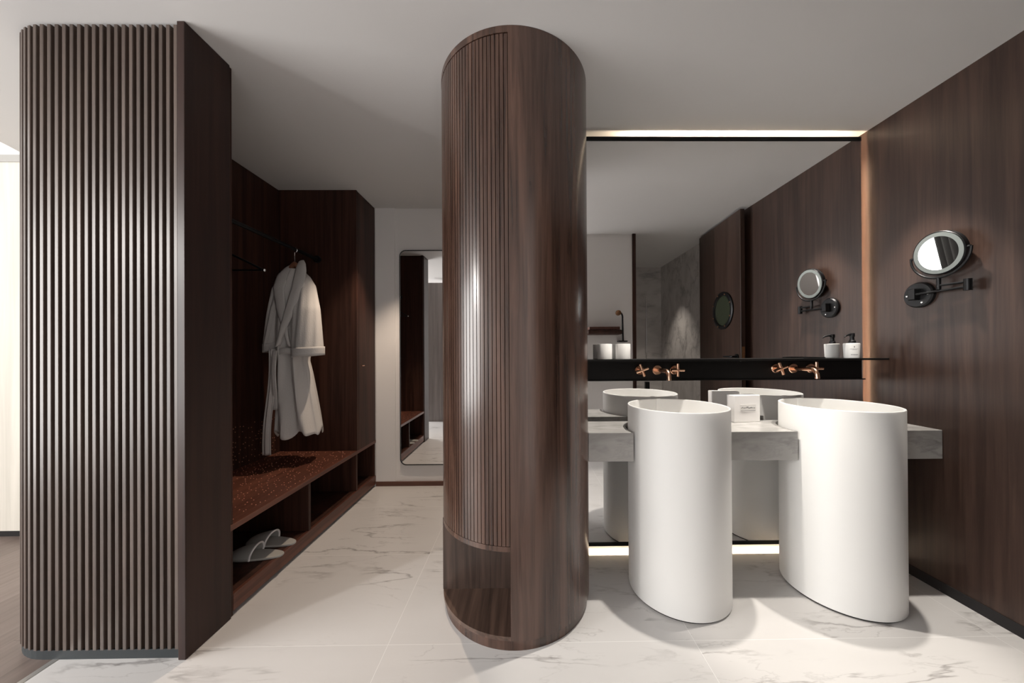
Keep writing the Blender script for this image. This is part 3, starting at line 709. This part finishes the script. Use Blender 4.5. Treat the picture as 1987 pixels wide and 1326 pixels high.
for (z, a, b_, h) in ((.050, -.45, .55, .0022), (.046, -.2, .3, .0018), (.018, -.35, .5, .004)):
    q_ = a
    while q_ < b_:
        w = random.uniform(.03, .07); onb(q_, q_ + w, z, z + h); q_ += w + .025
mb.build('label_print', M['ink'], bt)
tag(MB().tube([(1.56, 1.85, ZS + .004), (1.60, 1.86, ZS + .0045), (1.70, 1.872, ZS + .004)], [.003, .004, .003], 8).build('comb', M['black'], origin=(1.63, 1.86, ZS)), 'thin flat black comb lying on the shelf beside the soap dispenser', 'comb')

# ------------------------------------------------------------------ makeup mirror on wood wall
mk = thing('makeup_mirror', (XW, 1.679, 1.448), 'round black swing arm shaving mirror with frosted ring on the wood wall', 'mirror')
MB().lathe([(0, XW), (.064, XW), (.064, XW - .014), (.058, XW - .02), (0, XW - .02)], (0, 1.679, 1.448), 56, 'X').build('wall_plate', M['black'], mk)
for dy, dz in ((-.045, 0), (.045, -.0), (-.02, -.04)):
    MB().lathe([(0, XW - .0225), (.004, XW - .022), (.005, XW - .02), (0, XW - .02)], (0, 1.679 + dy, 1.448 + dz), 12, 'X').build('screw', M['chrome'], mk)
MB().box(XW - .052, XW - .02, 1.664, 1.694, 1.422, 1.478).build('hinge_block', M['black'], mk, bevel=.004)
JX, JY, JZ = 1.983, 1.474, 1.464
MB().tube([(XW - .042, 1.676, 1.448), (JX, JY, JZ - .012)], .0055, 12).build('lower_arm', M['black'], mk)
MB().lathe([(0, -.030), (.013, -.030), (.013, .022), (0, .022)], (JX, JY, JZ), 24, 'Z').build('elbow', M['black'], mk)
MB().tube([(JX, JY, JZ + .010), (JX - .005, 1.575, 1.475)], .0055, 12).build('upper_arm', M['black'], mk)
MB().lathe([(0, -.022), (.008, -.022), (.008, .036), (0, .036)], (JX - .005, 1.575, 1.478), 20, 'Z').build('stem', M['black'], mk)
DX, DY, DZ, DR = 1.971, 1.570, 1.628, .1015
pts = []
for k in range(25):
    a = PI + k / 24 * PI; pts.append((DX + .004, DY + (DR + .014) * math.cos(a), DZ - .0 + (DR + .014) * math.sin(a)))
MB().tube(pts, .005, 10).build('yoke', M['black'], mk)
def tilt(mb):
    bmesh.ops.rotate(mb.bm, verts=mb.bm.verts, cent=(DX, DY, DZ), matrix=Matrix.Rotation(math.radians(-7), 3, 'Y')); return mb
hd = tilt(MB().lathe([(0, DX + .026), (DR - .012, DX + .026), (DR, DX + .018), (DR, DX - .002), (DR - .002, DX - .004), (DR - .004, DX - .003), (0, DX - .001)], (0, DY, DZ), 72, 'X')).build('mirror_head', M['black'], mk)
tilt(MB().lathe([(.078, DX - .002), (.078, DX - .0045), (.096, DX - .0045), (.096, DX - .002)], (0, DY, DZ), 72, 'X')).build('frosted_ring', M['frost'], hd)
tilt(MB().lathe([(0, DX - .004), (.078, DX - .004), (.078, DX - .002), (0, DX - .002)], (0, DY, DZ), 72, 'X')).build('mirror_glass', M['mirror'], hd)
for s_ in (-1, 1):
    MB().lathe([(0, -.006), (.006, -.006), (.006, .012), (0, .012)], (DX + .006, DY + s_ * (DR + .004), DZ), 14, 'Y').build('pivot', M['black'], mk)

# ------------------------------------------------------------------ things behind the camera, seen in the mirror
sh = thing('towel_shelf', (0.86, 0.211, 1.348), 'small brown wooden shelf on the white wall reflected beside the column', 'shelf')
MB().box(0.70, 1.02, 0.212, 0.35, 1.405, 1.435).build('board', M['wood_bench'], sh, bevel=.003)
MB().box(0.676, 1.042, 0.212, 0.372, 1.352, 1.404).build('drawer_box', M['wood_in'], sh, bevel=.02, seg=4)
gl = thing('gooseneck_lamp', (1.07, 0.211, 1.284), 'thin black curved pole with bronze round head reflected above the tumblers', 'lamp')
MB().box(1.025, 1.115, 0.212, 0.30, 1.276, 1.290).build('bracket', M['black'], gl, bevel=.003)
pts = [(1.07, .28, 1.29), (1.068, .28, 1.40), (1.066, .28, 1.50)]
for k in range(9):
    a = k / 8 * PI / 2; pts.append((1.066 - .035 * (1 - math.cos(a)), .28 + .02 * math.sin(a), 1.53 + .055 * math.sin(a)))
MB().tube(pts, .009, 12).build('pole', M['black'], gl)
MB().lathe([(0, .27), (.026, .275), (.030, .29), (.026, .315), (0, .32)], (1.018, 0, 1.585), 28, 'Y').build('head', M['bronze'], gl)
sv = thing('shower_valve', (1.87, -1.2, 0.6), 'black shower control on a thin pole against grey marble reflected beneath the shelf', 'shower')
MB().tube([(1.87, -1.20, 1.0), (1.87, -1.20, 2.0)], .01, 10).build('riser_pipe', M['chrome'], sv)
MB().box(1.84, 1.90, -1.213, -1.16, 0.60, 0.72).build('valve_body', M['black'], sv, bevel=.004)
